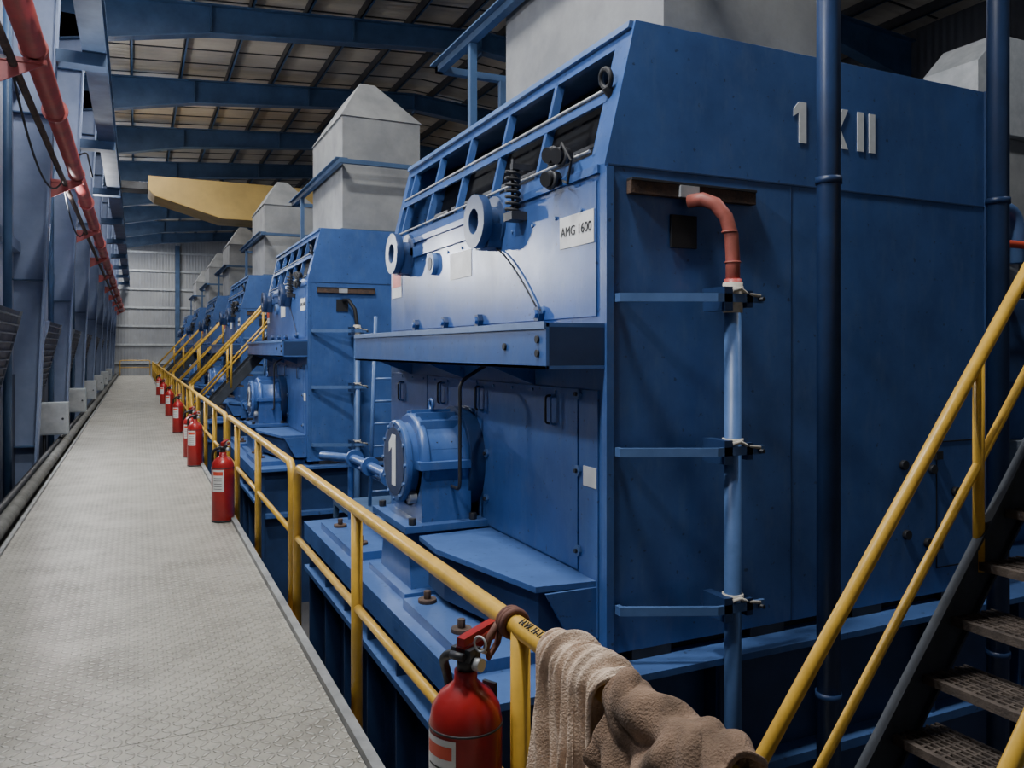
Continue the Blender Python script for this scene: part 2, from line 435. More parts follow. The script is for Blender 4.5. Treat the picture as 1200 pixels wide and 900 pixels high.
for k in range(4):
    s2=stair(1.0,.02,1.13,12,18.0+k*PITCH,.75)
b=B('upper_platform')
for k in range(4):
    yf=18.0+k*PITCH; xt=1.0+12*.213/1.13
    b.box((xt,yf-.7,2.50),(xt+3.6,yf+.9,2.56),'steelb')
    for px in (xt+.05,xt+3.4):
        for py in (yf-.65,yf+.8): b.box((px,py,-2.4),(px+.08,py+.08,2.5),'steelb')
    b.tube([(xt+.1,yf+.85,2.56),(xt+.1,yf+.85,3.45),(xt+3.5,yf+.85,3.45),(xt+3.5,yf+.85,2.56)],.025,'yellow')
    b.cyl((xt+.1,yf+.85,3.0),(xt+3.5,yf+.85,3.0),.02,'yellow')
b.done()

# ---------------------------------------------------------------- generator
XG=2.47; YN=4.0; YF=8.32; XE=5.88; Z0=-.18; ZB=2.69; ZTOP=3.56; XS=2.684
def sl(s,off=0.0):
    return (XG+(XS-XG)*s+off, ZB+(ZTOP-ZB)*s)
def housing():
    b=B('generator')
    full=[(XG,Z0),(XG,ZB),(XS,ZTOP),(XE,ZTOP),(XE,Z0)]
    b.prism(full,'y',YN,YN+.14,'blue'); b.prism(full,'y',YF-.12,YF,'blue')
    rec=[(XG,Z0),(XG,ZB),(XG+.45,ZB),(XG+.65,ZTOP),(XE,ZTOP),(XE,Z0)]
    b.prism(rec,'y',YN+.14,YF-.12,'blue')
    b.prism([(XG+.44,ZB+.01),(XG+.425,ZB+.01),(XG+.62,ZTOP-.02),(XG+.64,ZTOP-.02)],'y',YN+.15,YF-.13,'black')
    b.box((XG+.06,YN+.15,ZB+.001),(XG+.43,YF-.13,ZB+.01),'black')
    def strip(s0,s1,y0,y1,t=.03,mat='blue',off=0):
        p=[sl(s0,off),sl(s1,off),sl(s1,off+t),sl(s0,off+t)]; b.prism(p,'y',y0,y1,mat)
    strip(0,.10,YN+.14,YF-.12); strip(.86,1,YN+.14,YF-.12,.05); strip(.47,.54,YN+.14,YF-.12,.03,'blue',-.004)
    b.prism([sl(.95,-.03),sl(1.0,-.03),(XS+.5,ZTOP+.012),(XS+.5,ZTOP+.001),sl(1.0,0),sl(.95,0)],'y',YN+.02,YF-.02,'bluel')
    nb=5
    for i in range(nb+1):
        y=YN+.16+(YF-.30-YN-.14)*i/nb; strip(.08,.9,y-.02,y+.02,.06)
    for s_ in (.13,.56): 
        p=sl(s_,-.012); b.cyl((p[0],YN+.2,p[1]),(p[0],YF-.15,p[1]),.010,'lgrey',8)
    for i in range(nb):
        ya=YN+.16+(YF-.30-YN-.14)*i/nb+.05
        for s_ in (.3,.7):
            p=sl(s_,.2); b.box((p[0],ya,p[1]-.012),(p[0]+.02,ya+.68,p[1]+.012),'dark')
    b.box((XG-.02,YN+.05,ZB-.05),(XG-.001,YF,ZB+.0),'blue')
    b.box((XG+.02,YN-.006,ZB-.012),(XE,YN-.0005,ZB-.0),'blued')
    b.box((XG+.0,YN-.02,Z0),(XG+.05,YN-.0005,ZB-.02),'blue')
    b.box((XE-.05,YN-.02,Z0),(XE,YN-.0005,ZTOP),'blued')
    ZP0,ZP1=-.10,1.36
    def panel(y0,y1,z0,z1,mat='blue',t=.012):
        b.box((XG-t,y0,z0),(XG-.0005,y1,z1),mat)
    panel(4.30,5.9,ZP0+.35,ZP1); panel(5.92,7.1,.5,ZP1); panel(7.12,8.25,ZP0,ZP1); panel(4.06,4.28,ZP0,ZP1)
    panel(4.08,8.25,1.80,2.60,'blue',.010)
    b.box((XG-.03,5.55,2.50),(XG-.011,7.9,2.60),'blue')
    for (y,z) in ((7.9,1.18),(6.72,1.22),(5.85,1.22),(4.65,1.21)):
        b.tube(fillet([(XG-.01,y,z-.09),(XG-.05,y,z-.09),(XG-.05,y,z+.09),(XG-.01,y,z+.09)],.02,3),.008,'dark',8)
        b.tube(fillet([(XG-.01,y-.07,z-.09),(XG-.05,y-.07,z-.09),(XG-.05,y-.07,z+.09),(XG-.01,y-.07,z+.09)],.02,3),.008,'bluel',8)
    for (y,z) in ((4.28,1.33),(4.28,.86),(4.28,.37),(4.76,1.86),(5.7,.80),(5.7,.45),(6.0,1.1)):
        b.cyl((XG-.03,y,z),(XG-.01,y,z),.035,'bluel',6); b.cyl((XG-.045,y,z),(XG-.03,y,z),.014,'dark',6)
    for (y,z) in ((7.4,1.84),(5.83,1.83),(4.79,1.84),(6.6,1.84)):
        b.cyl((XG-.05,y,z),(XG-.01,y,z),.055,'blued',6,smooth=False); b.cyl((XG-.07,y,z),(XG-.05,y,z),.03,'blue',6,smooth=False)
    for y in [4.25+.33*i for i in range(13)]:
        b.cyl((XG-.022,y,2.45),(XG-.01,y,2.45),.013,'bluel',6); b.cyl((XG-.022,y,1.33),(XG-.01,y,1.33),.011,'bluel',6)
    # lifting lugs
    for (y,z) in ((5.55,2.56),(7.68,2.55)):
        b.washer((XG-.12,y,z),(-1,0,0),.20,.095,.07,'blued')
        b.cyl((XG-.12,y,z),(XG,y,z),.12,'blued',24)
        b.washer((XG-.03,y,z-.0),(1,0,0),.20,.10,.03,'blued')
        b.prism([(y-.12,z-.20),(y+.12,z-.20),(y+.17,z-.03),(y-.17,z-.03)],'x',XG-.12,XG-.011,'blued')
    for y in (6.9,):
        b.cyl((XG-.06,y,2.38),(XG,y,2.38),.10,'bluel',20); b.cyl((XG-.065,y,2.38),(XG-.06,y,2.38),.06,'dark',20)
    pts=[]
    for i in range(120):
        t=i/119; pts.append((XG-.09+.045*math.cos(t*math.pi*14),5.07+.045*math.sin(t*math.pi*14),2.86-.30*t))
    b.tube(pts,.013,'black',6)
    b.cyl((XG-.09,5.07,2.50),(XG-.09,5.07,2.93),.012,'dark',8); b.box((XG-.13,5.0,2.50),(XG,5.14,2.56),'dark'); b.box((XG-.1,5.05,2.86),(XG+.05,5.09,2.9),'dark')
    for (y,z) in ((4.50,2.83),(4.52,2.68),(4.38,2.80)):
        b.cyl((XG-.12,y,z),(XG-.02,y+.03,z+.02),.05,'black',12); b.torus((XG-.08,y,z),(1,.2,0),.05,.015,'dark',18,8)
    b.tube([(XG-.05,4.45,2.78),(XG-.12,4.3,2.86),(XG-.1,4.22,2.74),(XG-.08,4.3,2.62),(XG-.05,4.42,2.66)],.009,'black',8)
    p=sl(.62,-.05); b.torus((p[0],4.12,p[1]),(1,0,.2),.055,.016,'black',20,8); b.cyl((p[0],4.12,p[1]-.05),(p[0]+.06,4.12,p[1]-.12),.03,'black')
    pts=[(XG-.022-.008*math.sin(i/10*3.14),5.58-.75*(i/10),2.38-.50*(i/10)**1.5) for i in range(11)]
    b.tube(pts,.007,'black',6)
    # labels
    b.box((XG-.016,4.10,2.24),(XG-.0101,4.52,2.44),'white')
    b.box((XG-.016,6.02,2.20),(XG-.0101,6.50,2.42),'white')
    b.box((XG-.016,7.90,2.14),(XG-.0101,8.24,2.42),'white'); b.box((XG-.018,7.92,2.25),(XG-.016,8.22,2.40),'orange')
    b.box((XG-.018,4.07,.78),(XG-.0121,4.22,.90),'white')
    # cable tray beam (channel)
    x0=2.085
    b.box((x0,YN+.0,1.49),(x0+.02,YF+.02,1.755),'blue'); b.box((x0,YN,1.73),(XG,YF+.02,1.755),'blue'); b.box((x0,YN,1.49),(XG,YF+.02,1.51),'blue')
    b.box((x0+.02,YN+.0,1.51),(XG,YN+.02,1.73),'blued'); b.box((x0-.012,YN-.0,1.72),(x0,YF+.02,1.76),'bluel')
    for y,z in ((4.1,1.66),(4.1,1.58),(4.55,1.62)): b.cyl((x0-.014,y,z),(x0-.0005,y,z),.022,'black',14)
    for y in (4.9,6.2,7.6):
        b.prism([(XG,1.49),(XG,1.36),(x0+.05,1.49)],'y',y,y+.02,'blue')
    # bearing table trapezoid (near) with gussets
    b.prism([(XG,4.08),(2.08,4.12),(1.86,5.2),(1.88,5.62),(XG,5.66)],'z',.20,.235,'blue')
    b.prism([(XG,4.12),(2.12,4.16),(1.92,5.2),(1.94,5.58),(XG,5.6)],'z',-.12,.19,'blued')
    for y in (4.12,4.34): b.prism([(XG-.001,-.12),(XG-.001,.2),(2.12,.2),(2.3,-.12)],'y',y-.05,y-.03,'blue')
    b.box((2.62,YN-.05,2.52),(3.56,YN-.001,2.60),'rust'); b.box((2.62,YN-.06,2.595),(3.56,YN-.001,2.61),'dark')
    b.box((2.93,YN-.02,2.22),(3.12,YN-.001,2.42),'black'); b.box((2.96,YN-.07,2.52),(3.10,YN-.05,2.59),'lgrey')
    for a,c in (((5.30,.0),(5.31,.93)),((5.76,.0),(5.77,.93)),((5.30,.92),(5.77,.93)),((5.30,.0),(5.77,.01))):
        b.box((a[0],YN-.004,a[1]),(c[0],YN-.0005,c[1]),'black')
    for x,z in ((4.95,.78),(5.25,.73),(4.98,.28),(5.2,.2),(5.5,.55)):
        b.cyl((x,YN-.03,z),(x,YN-.001,z),.035,'dark',10)
    for z in (.15,.8):
        b.box((5.27,YN-.03,z),(5.34,YN-.001,z+.06),'dark')
    for xs in (3.9,):
        b.box((xs-.003,YN-.003,Z0),(xs+.003,YN-.0005,ZB-.02),'blued')
    # ---- base frame
    b.box((1.63,3.80,-.28),(XE+3.4,8.75,-.24),'blue')
    b.box((1.63,3.82,-.42),(1.67,8.73,-.28),'blue')
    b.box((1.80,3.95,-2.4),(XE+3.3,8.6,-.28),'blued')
    for i in range(7):
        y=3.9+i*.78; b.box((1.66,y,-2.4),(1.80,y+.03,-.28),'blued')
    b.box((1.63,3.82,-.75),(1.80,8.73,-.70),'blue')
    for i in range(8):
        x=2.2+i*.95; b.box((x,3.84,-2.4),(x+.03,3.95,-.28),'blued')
    b.box((1.8,3.80,-1.0),(XE+3.4,3.95,-.94),'blue')
    for x in (2.8,3.7,4.6,5.5): b.box((x-.14,4.0,-.24),(x+.14,4.15,Z0),'dark')
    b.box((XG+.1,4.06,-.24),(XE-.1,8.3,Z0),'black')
    b.box((1.72,4.2,-.24),(XG,5.5,-.17),'blue'); b.box((1.72,6.9,-.24),(XG,8.3,-.17),'blue')
    for (x,y) in ((1.85,4.7),(1.85,5.35),(2.2,5.0),(1.85,7.2),(1.85,8.0)):
        b.cyl((x,y,-.17),(x,y,-.145),.065,'rust',16); b.cyl((x,y,-.145),(x,y,-.09),.026,'rust',6)
    # ---- bearing pedestal
    cy=6.15; cz=.72
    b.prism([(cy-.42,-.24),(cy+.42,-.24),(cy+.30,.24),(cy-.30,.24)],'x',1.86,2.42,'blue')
    b.box((1.78,cy-.50,-.24),(2.46,cy+.50,-.19),'blue')
    b.box((1.80,cy-.46,.24),(2.46,cy+.46,.29),'blue')
    for (x,y) in ((1.87,cy-.4),(1.87,cy+.4),(2.36,cy-.4),(2.36,cy+.4)): b.cyl((x,y,.29),(x,y,.34),.030,'dark',6)
    b.box((1.96,cy-.36,.29),(2.36,cy+.36,cz),'blue')
    b.box((1.93,cy-.41,cz-.03),(2.38,cy+.41,cz+.03),'blue')
    b.lathe((1.96,cy,cz),(1,0,0),[(0,.36),(.02,.375),(.06,.375),(.08,.35),(.30,.35),(.34,.375),(.38,.375),(.40,.36)],'blue',32)
    b.lathe((1.96,cy,cz),(-1,0,0),[(0,.30),(.05,.30),(.06,.325),(.10,.325),(.11,.31)],'blue',32)
    b.cyl((1.845,cy,cz),(1.85,cy,cz),.27,'blued',32)
    for i in range(12):
        t=2*math.pi*i/12; b.cyl((1.835,cy+.295*math.cos(t),cz+.295*math.sin(t)),(1.85,cy+.295*math.cos(t),cz+.295*math.sin(t)),.016,'bluel',6)
    b.cyl((2.34,cy,cz),(2.47,cy,cz),.42,'blued',32)
    for k in (-.22,-.11,0,.11,.22):
        h=math.sqrt(max(.37**2-k*k,0)); b.prism([(1.99+.0,cz+h-.06),(2.32,cz+h-.06),(2.32,cz+h+.03),(1.99,cz+h+.03)],'y',cy+k-.01,cy+k+.01,'blue')
    for dy in (-.28,.28):
        b.box((2.04,cy+dy-.05,cz+.03),(2.28,cy+dy+.05,cz+.12),'blue'); b.cyl((2.1,cy+dy,cz+.12),(2.1,cy+dy,cz+.17),.03,'dark',6); b.cyl((2.22,cy+dy,cz+.12),(2.22,cy+dy,cz+.17),.03,'dark',6)
    b.torus((2.16,cy,cz+.44),(1,0,0),.04,.013,'blue',16,8)
    b.cyl((1.90,cy-.2,.46),(1.96,cy-.2,.46),.05,'lgrey',16)
    b.tube(fillet([(2.0,cy+.36,.5),(2.0,cy+.9,.5),(2.0,8.0,.5),(1.75,8.4,.5)],.12,5),.045,'blue',14)
    b.tube(fillet([(2.1,cy+.36,.38),(2.1,8.6,.38),(2.1,8.6,-.3)],.12,5),.03,'blue',12)
    for y in (6.75,7.4,8.0): b.cyl((2.0,y,.5),(2.0,y+.05,.5),.09,'blue',16)
    b.tube(fillet([(2.2,5.79,.55),(2.2,5.62,.55),(2.2,5.62,1.36),(2.44,5.62,1.5)],.06,4),.014,'dark',8)
    return b.done(bevel=.006)
g=housing()
text('sign_text','AMG 1600',(XG-.018,4.31,2.34),RL,.085,'ink',g)
gens=[g]
for k in range(1,6): gens.append(copy(g,(0,PITCH*k,0)))
# painted bearing numbers
for k,gg in enumerate(gens):
    if k==0:
        b=B('bearing_number'); xn=1.8435
        b.prism([(6.09,.53),(6.19,.53),(6.19,.93),(6.09,.93)],'x',xn-.002,xn,'letter')
        b.prism([(6.19,.93),(6.27,.86),(6.27,.78),(6.19,.83)],'x',xn-.002,xn,'letter')
        b.done(parent=gg)
    else:
        text('bearing_number',str(k+1),(1.843,6.15,.74),RL,.46,'letter',gg,1.2,.014)
b=B('stencil')
yy=YN-.0065
def q(x0,x1,z0,z1): b.box((x0,yy,z0),(x1,yy+.004,z1),'letter')
q(3.965,4.03,2.97,3.24); b.prism([(3.965,3.24),(3.965,3.17),(3.92,3.14),(3.92,3.19)],'y',yy,yy+.004,'letter')
for s_ in (1,-1):
    cx=4.31; pts=[(-.10,.135),(-.045,.135),(.10,-.135),(.045,-.135)]
    b.prism([(cx+s_*p[0],3.105+p[1]) for p in pts],'y',yy+.0002*s_,yy+.004,'letter')
q(4.50,4.56,2.97,3.24); q(4.61,4.67,2.97,3.24)
b.done(parent=g)

def duct():
    b=B('ventilation_duct')
    x0,x1,y0,y1,z0,z1=3.1,4.45,4.3,6.75,ZTOP,5.50
    b.box((x0,y0,z0+.012),(x1,y1,z1),'grey')
    b.box((x0-.03,y0-.03,z0+.013),(x1+.03,y1+.03,z0+.06),'steelb')
    zt=6.20
    o=.03
    base=[(x0-o,y0-o,z1),(x1+o,y0-o,z1),(x1+o,y1+o,z1),(x0-o,y1+o,z1)]
    top=[(x0+.40,y0+.40,zt),(x0+.66,y0+.40,zt),(x0+.66,y1-.55,zt),(x0+.40,y1-.55,zt)]
    b.hexa(base+top,'grey')
    return b.done(bevel=.004)
d0=duct()
def hoist():
    b=B('hoist_rail_frame')
    z=4.62
    b.box((2.96,3.9,z),(3.04,8.3,z+.07),'steelb'); b.box((2.9,3.9,z+.07),(3.095,8.3,z+.085),'steelb')
    b.box((3.04,3.9,z),(4.45,3.98,z+.07),'steelb'); b.box((4.3,3.98,z),(4.38,4.29,z+.07),'steelb')
    b.box((2.97,7.3,ZTOP+.013),(3.04,7.37,z),'steelb')
    b.box((2.96,8.22,z),(3.8,8.3,z+.07),'steelb'); b.box((3.7,8.2,ZTOP+.003),(3.78,8.27,z),'steelb')
    return b.done()
h0=hoist()
def conduit():
    b=B('cable_conduit')
    px,py=3.21,3.76
    b.cyl((px,py,-2.4),(px,py,1.86),.05,'bluel',20)
    b.cyl((px,py,1.82),(px,py,2.0),.058,'tape',20)
    for z in (1.90,1.0,.08):
        b.prism([(2.53,3.985),(2.53,3.93),(3.05,3.70),(3.40,3.70),(3.40,3.72),(3.06,3.72),(2.56,3.95),(2.56,3.985)],'z',z-.02,z+.03,'bluel')
        b.box((3.10,3.70,z-.07),(3.16,3.9,z+.07),'blued'); b.box((3.265,3.70,z-.05),(3.31,3.83,z+.05),'blued')
        b.cyl((px,py,z+.045),(px,py,z+.075),.063,'tape',18)
        b.tube([(3.16,3.70,z+.05),(px,3.69,z+.06),(3.28,3.71,z+.03),(3.36,3.69,z+.02)],.010,'tape',8)
        b.cyl((3.36,3.66,z),(3.36,3.76,z),.012,'dark',8)
    return b.done()
k0=conduit()
for k in range(1,6):
    for o in (d0,h0,k0): copy(o,(0,PITCH*k,0))
b=B('red_cable')
px,py=3.21,3.76
b.tube([(3.03,3.95,2.50),(3.08,3.88,2.505),(3.13,3.82,2.47),(3.175,3.78,2.39),(3.20,py,2.28),(3.21,py,2.14),(3.21,py,1.9)],.042,'redc',16)
for p in ((3.19,3.765,2.3),(3.21,py,2.12)): b.torus(p,(0,0,1),.043,.006,'redc',20,6)
b.cyl((3.21,py,1.9),(3.21,py,2.02),.052,'redp',16)
b.done(parent=k0)
bb=B('black_cable')
bb.tube([(3.03,3.95,2.40),(3.10,3.86,2.40),(3.18,3.78,2.25),(3.21,py,2.0),(3.21,py,1.85)],.03,'black',12)
bc=bb.done(); bc.location.y=PITCH
for k in range(2,6): copy(bc,(0,PITCH*(k-1),0))

def engine():
    b=B('diesel_engine')
    b.box((6.0,4.9,-.24),(9.2,7.5,1.3),'blue'); b.prism([(4.7,1.3),(7.7,1.3),(7.3,2.1),(5.1,2.1)],'x',6.1,9.2,'blued')
    for i in range(5):
        x=6.25+i*.6
        b.box((x,4.78,.1),(x+.45,4.9,.75),'boxw'); b.cyl((x+.22,4.72,.42),(x+.22,4.79,.42),.14,'steelb',18)
        for yy in (5.4,7.0):
            b.cyl((x+.22,yy,2.0),(x+.22,yy,2.55),.2,'lgrey',16); b.box((x,yy-.2,2.5),(x+.44,yy+.2,2.62),'blued')
    b.cyl((6.1,5.2,2.75),(9.2,5.2,2.75),.16,'grey',20); b.cyl((6.1,7.2,2.75),(9.2,7.2,2.75),.16,'grey',20)
    b.tube(fillet([(6.05,4.75,1.0),(6.05,4.75,2.9),(7.4,4.75,2.9),(7.4,4.75,2.4)],.2,6),.06,'bluel',14)
    b.cyl((6.1,4.62,2.55),(9.2,4.62,2.55),.035,'orange',12)
    for x in (6.3,7.8,9.0): b.box((x,4.6,2.1),(x+.04,5.0,2.54),'dark')
    return b.done(bevel=.01)
e0=engine()
def exduct():
    b=B('exhaust_duct')
    b.prism([(8.65,4.35),(8.65,4.9),(9.0,5.25),(12,5.25),(12,4.1),(8.85,4.1)],'y',6.0,6.7,'lgrey')
    b.box((9.3,6.1,2.62),(9.8,6.6,4.1),'grey')
    b.tube(fillet([(8.85,5.99,4.58),(8.85,5.94,4.58),(8.85,5.94,4.76),(8.85,5.99,4.76)],.02,3),.012,'dark',8)
    for x in (10.8,):
        b.box((x,6.2,-2.4),(x+.1,6.3,4.12),'steelb')
    return b.done(bevel=.01)
x0=exduct()
for k in range(1,5):
    copy(e0,(0,PITCH*k,0)); copy(x0,(0,PITCH*k,0))

def ladder():
    b=B('access_ladder')
    y0=9.3
    for x in (2.50,2.86):
        b.tube([(x,y0,-.24),(x+.1,y0+.1,2.0)],.022,'bluel',10)
    for i in range(8):
        t=(i+.6)/8.4; b.cyl((2.50+.1*t,y0+.1*t,-.24+2.24*t),(2.86+.1*t,y0+.1*t,-.24+2.24*t),.014,'bluel',8)
    b.box((2.2,8.9,-.30),(3.2,9.9,-.25),'steelb')
    for (x,y) in ((2.2,8.9),(3.14,8.9),(2.2,9.84),(3.14,9.84)): b.box((x,y,-2.4),(x+.06,y+.06,-.30),'steelb')
    return b.done()
l0=ladder()
for k in range(1,5): copy(l0,(0,PITCH*k,0))

for (x,y) in ((3.60,3.4),(5.10,3.4)):
    b=B('platform_post')
    b.cyl((x,y,-2.4),(x,y,zb(x)+.05),.066,'blued',20)
    b.box((x-.14,y-.14,-2.4),(x+.14,y+.14,-2.37),'blued')
    for z in (2.55,-.4): b.cyl((x,y,z),(x,y,z+.04),.074,'blued',20)
    b.done()

# ---------------------------------------------------------------- left wall items
b=B('red_service_pipe')
b.cyl((-.8,-5,4.2),(-.8,YEND-4,4.2),.10,'redp',20)
b.cyl((-.95,-5,4.04),(-.95,YEND-4,4.04),.035,'rust',12)
for y in ys:
    b.cyl((-.8,y-.03,4.2),(-.8,y+.03,4.2),.115,'redp',20)
    b.box((-1.13,y-.03,4.06),(-.70,y+.03,4.10),'redp'); b.prism([(-1.13,4.08),(-1.13,3.83),(-.72,4.06)],'y',y-.01,y+.01,'redp')
for y in [4+6*i for i in range(9)]: b.cyl((-.8,y-.02,4.2),(-.8,y+.02,4.2),.13,'redp',20)
b.done()
b=B('hanging_cable')
def sag(p,q,s,n=20):
    p=Vector(p);q=Vector(q); return [p.lerp(q,i/n)-Vector((0,0,s*4*(i/n)*(1-i/n))) for i in range(n+1)]
b.tube(sag((-.98,2.5,4.3),(-.98,8,4.1),.55),.014,'white',8)
b.tube(sag((-.98,8,4.1),(-.98,13.5,4.1),.5),.012,'black',8)
b.tube(sag((-.98,13.5,4.1),(-.98,19,4.1),.4),.012,'black',8)
b.tube(fillet([(-.9,12.6,4.2),(-.62,12.6,4.35),(-.55,12.6,4.0)],.05,4),.012,'black',8)
b.done()
def wallset(y):
    b=B('louvre_panel')
    xw=WL+.021; LN=2.2
    za=.95; zt_=2.05; xa=xw+.08; xb=xw+.34
    b.hexa([(xw,y,za),(xa,y,za),(xa,y+LN,za),(xw,y+LN,za),(xb-.04,y,zt_),(xb,y,zt_),(xb,y+LN,zt_),(xb-.04,y+LN,zt_)],'louv')
    for i in range(11):
        t=(i+.5)/11; xx=xa+(xb-xa)*t; zz=za+(zt_-za)*t
        b.box((xx-.01,y+.06,zz-.02),(xx+.03,y+LN-.06,zz-.006),'slat')
    for yy in (y-.02,y+LN): b.prism([(xw,za),(xa+.02,za),(xb+.03,zt_),(xw,zt_)],'y',yy,yy+.02,'slat')
    b.done()
    if y>9:
        b=B('junction_box')
        b.box((xw,y+1.6,.12),(-1.08,y+1.9,.68),'boxw'); b.box((xw+.02,y+1.59,.14),(-1.10,y+1.6,.66),'lgrey'); b.cyl((-1.16,y+1.57,.40),(-1.16,y+1.59,.40),.02,'dark',8)
        b.cyl((-1.45,y+1.7,-2.4),(-1.45,y+1.7,.12),.03,'dark',10)
        b.done(bevel=.008)
for y in (3.7,8.8,14.4,20.0,25.4,31.3,36.4,42.3): wallset(y)
for y in (11.6,17.2,22.8,28.3,33.8):
    b=B('wall_downpipe'); b.cyl((-1.44,y,-2.4),(-1.44,y,zb(-1)),.05,'steelb',12); b.cyl((-1.46,y+.25,-2.4),(-1.46,y+.25,zb(-1)),.03,'dark',12); b.done()

# ---------------------------------------------------------------- fire extinguishers
def ext(x,y,zbot,s=1.0,rz=0):
    b=B('fire_extinguisher')
    R=.088
    b.lathe((0,0,0),(0,0,1),[(0,R*.92),(.015,R),(.44,R),(.475,R*.93),(.505,R*.72),(.525,R*.42),(.535,.028),(.56,.028)],'red',32)
    b.cyl((0,0,.015),(0,0,.0),R*1.01,'dark',28)
    b.cyl((0,0,.55),(0,0,.60),.022,'dark',14)
    b.box((-.02,-.03,.585),(.02,.03,.615),'dark')
    b.prism([(-.02,.60),(.12,.61),(.125,.622),(-.02,.618)],'y',-.014,.014,'red'); b.prism([(-.02,.62),(.10,.64),(.105,.652),(-.02,.64)],'y',-.012,.012,'red')
    b.cyl((-.03,-.02,.60),(-.03,.02,.60),.010,'dark',10); b.torus((.0,-.045,.63),(1,0,0),.018,.003,'lgrey',14,6)
    b.cyl((0,-.03,.58),(0,-.05,.58),.016,'lgrey',14)
    b.tube(fillet([(.0,.03,.59),(.0,.08,.58),(.06,.11,.5),(.07,.085,.3),(.065,.075,.12)],.05,5),.012,'black',10)
    b.cyl((.065,.075,.14),(.065,.075,.05),.018,'black',12,r2=.024)
    def wrap(mat,a0,a1,z0,z1,off):
        mi=b.mi(mat); L=[]; n=12
        for i in range(n+1):
            t=math.radians(a0+(a1-a0)*i/n)
            L.append([b.bm.verts.new(((R+off)*math.cos(t),(R+off)*math.sin(t),z)) for z in (z0,z1)])
        for i in range(n): b.face([L[i][0],L[i+1][0],L[i+1][1],L[i][1]],mi,True)
    wrap('white',140,205,.25,.425,.0015); wrap('orange',146,199,.38,.41,.0025)
    for z in (.355,.335,.31,.29,.27): wrap('ink',150,194,z,z+.004,.0025)
    b.box((R,-.02,.1),(R+.010,.02,.5),'dark')
    b.torus((0,0,.435),(0,0,1),R+.0,.003,'dark',30,6)
    o=b.done(); o.location=(x,y,zbot); o.scale=(s,s,s); o.rotation_euler=(0,0,rz); return o
ext(.772,1.93,.175,1.07,math.radians(28))
for y in (7.95,11.9,12.9,16.8,21.2,26,31): ext(.735,y,.0,1.15,math.radians(65))
b=B('tie_strap')
pts=[]
for i in range(60):
    t=i/59; a=t*math.pi*6; pts.append((XR+.034*math.cos(a),1.90+.04*t,ZT+.034*math.sin(a)))
b.tube(pts,.009,'rope',8)
b.tube([(XR-.03,1.94,ZT),(XR-.06,1.93,.85),(XR-.07,1.93,.82),(XR-.06,1.94,.79),(XR-.03,1.95,.82),(XR-.03,1.93,ZT-.02)],.009,'rope',8)
b.tube([(XR-.07,1.93,.81),(XR-.10,1.935,.82),(.80,1.94,.83)],.007,'tape',8)
b.done()

# ---------------------------------------------------------------- rags on rail
def rag(name,y0,y1,mat,hang_l,hang_r,R,seed,slant=0.0,ny=110,nu=110,amp=1.0,flare=.0,mode=0):
    rnd=random.Random(seed); ph=[rnd.uniform(0,6.28) for _ in range(6)]
    bm=bmesh.new(); G=[]
    arc=math.pi*R
    for i in range(nu+1):
        row=[]
        for j in range(ny+1):
            v=j/ny
            hl=hang_l*(1+.12*math.sin(v*9+ph[0])); hr=hang_r*(1+.12*math.sin(v*7+ph[1]))
            tot=hl+arc+hr; s=i/nu*tot
            if mode==0:
                fold=(math.sin(v*15+ph[2]+s*2)*.5+math.sin(v*37+ph[3]+s*4)*.33+math.sin(v*83+ph[4]-s*9)*.17)*amp
            else:
                fold=(math.sin(s*46+v*5+ph[2])*.5+math.sin(s*105-v*8+ph[3])*.25+math.sin(v*10+s*14+ph[4])*.35+math.sin(v*31-s*22)*.18)*amp
            Rr=R+.016*fold
            k=4 if mode==0 else 20
            if s<hl:
                d=hl-s; x=-Rr-flare*d-(.03 if mode==0 else .014)*fold*min(1,d*k); z=-d
            elif s<hl+arc:
                a=math.pi-(s-hl)/R; x=Rr*math.cos(a); z=Rr*math.sin(a); d=0
            else:
                d=s-hl-arc; x=Rr+.02*fold*min(1,d*4)+.01; z=-d
            wv=.014*math.sin(s*14+ph[5])
            if mode==1: wv+=.035*math.sin(s*9+ph[0])*(1-v)+.012*math.sin(s*40)*(1-v)
            y=y0+(y1-y0)*v + slant*d + wv
            row.append(bm.verts.new((XR+x,y,ZT+z+.005*math.sin(v*(50 if mode==0 else 18)+s*25))))
        G.append(row)
    for i in range(nu):
        for j in range(ny):
            f=bm.faces.new((G[i][j],G[i+1][j],G[i+1][j+1],G[i][j+1])); f.smooth=True
    bmesh.ops.recalc_face_normals(bm,faces=bm.faces)
    me=bpy.data.meshes.new(name); bm.to_mesh(me); bm.free(); me.materials.append(M[mat])
    o=bpy.data.objects.new(name,me); COL.objects.link(o)
    sd=o.modifiers.new('thick','SOLIDIFY'); sd.thickness=.012; sd.offset=1
    ss=o.modifiers.new('sub','SUBSURF'); ss.levels=1; ss.render_levels=1
    return o
rag('cleaning_rag',1.40,1.67,'rag1',.50,.35,.064,3,slant=-.10,flare=.12,amp=1.15)
rag('dirty_rag',1.06,1.39,'rag2',.28,.40,.048,8,slant=-.06,amp=1.0,flare=.22,mode=1)

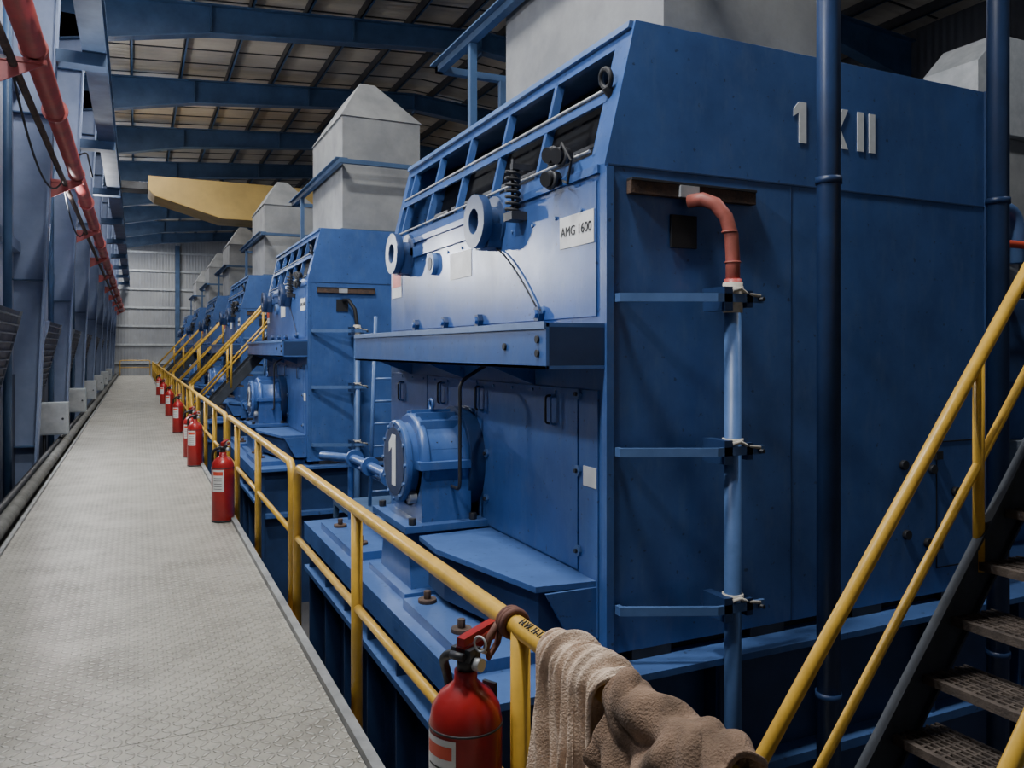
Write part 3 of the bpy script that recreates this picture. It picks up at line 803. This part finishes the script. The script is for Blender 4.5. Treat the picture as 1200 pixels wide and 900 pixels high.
# ---------------------------------------------------------------- added lamps: invented strip fixtures, hidden behind the girders
def added_strip_lamp(x,y,p,col):
    z=zb(x)+.36
    b=B('added_strip_light')
    b.box((-.62,-.09,0),(.62,.09,.06),'lgrey'); b.box((-.6,-.07,-.012),(.6,.07,0),'added_lamp')
    for xx in (-.5,.5): b.cyl((xx,0,.06),(xx,0,.34),.008,'dark',6)
    o=b.done(); o.location=(x,y,z)
    l=bpy.data.lights.new('added_strip_light_source','AREA'); l.shape='RECTANGLE'; l.size=1.2; l.size_y=.5; l.energy=p; l.color=col
    lo=bpy.data.objects.new('added_strip_light_source',l); COL.objects.link(lo); lo.parent=o; lo.location=(0,0,-.03)
    return o
for i,y in enumerate(ys[1:]):
    p=580 if y<10 else (420 if y<22 else (260 if y<45 else 340))
    added_strip_lamp(.2,y+.62,p,(1,.99,.96))
for y in ys[1::2]:
    added_strip_lamp(9.5,y+.62,170,(.95,.97,1))  # added row that lifts the light on the right side
def added_uplight(x,y,z,p):  # invented fixture on the crane runway, added to brighten the ceiling
    b=B('added_roof_uplight')
    b.box((-.1,-.3,0),(.1,.3,.05),'lgrey'); b.box((-.08,-.28,.05),(.08,.28,.055),'added_lamp')
    o=b.done(); o.location=(x,y,z)
    l=bpy.data.lights.new('added_uplight_source','AREA'); l.shape='RECTANGLE'; l.size=.2; l.size_y=.6; l.energy=p; l.color=(1,.95,.87)
    lo=bpy.data.objects.new('added_uplight_source',l); COL.objects.link(lo); lo.parent=o; lo.location=(0,0,.07); lo.rotation_euler=(math.pi,math.radians(35),0)
for y in ys[2:-1]: added_uplight(-.56,y+2.7,6.53,58)
def added_flood(x,y,z,p,target,col=(.93,.96,1)):  # invented wall fixture, added to light the generator side
    b=B('added_wall_flood')
    b.box((-.14,-.14,-.10),(.14,.14,0),'lgrey'); b.box((-.12,-.12,0),(.12,.12,.006),'added_lamp'); b.cyl((0,0,-.22),(0,0,-.10),.02,'dark',8)
    o=b.done(); o.location=(x,y,z)
    d=Vector(target)-Vector((x,y,z)); o.rotation_euler=d.to_track_quat('Z','Y').to_euler()
    l=bpy.data.lights.new('added_flood_source','AREA'); l.shape='RECTANGLE'; l.size=.26; l.size_y=.26; l.energy=p; l.color=col
    lo=bpy.data.objects.new('added_flood_source',l); COL.objects.link(lo); lo.parent=o; lo.location=(0,0,.03)
    lo.rotation_euler=(math.pi,0,0)
added_flood(-1.36,14.55,3.45,220,(2.47,6.3,2.3))  # tucked behind a column, added for the glossy spot on the casing
added_flood(-1.1,3.4,5.2,130,(2.47,6.0,2.0))
added_flood(-1.1,25.6,5.0,90,(2.47,15,2.0))

w=bpy.data.worlds.new('World'); scene.world=w; w.use_nodes=True
w.node_tree.nodes['Background'].inputs[0].default_value=(.76,.84,1.0,1); w.node_tree.nodes['Background'].inputs[1].default_value=.165

# ---------------------------------------------------------------- camera
cd=bpy.data.cameras.new('camera'); cam=bpy.data.objects.new('camera',cd); COL.objects.link(cam)
cd.sensor_width=36; cd.lens=940/1200*36; cd.shift_y=-40/1200; cd.clip_end=200; cd.clip_start=.02
cam.location=(0,0,C); cam.rotation_euler=(math.pi/2,0,-math.radians(25.1))
scene.camera=cam
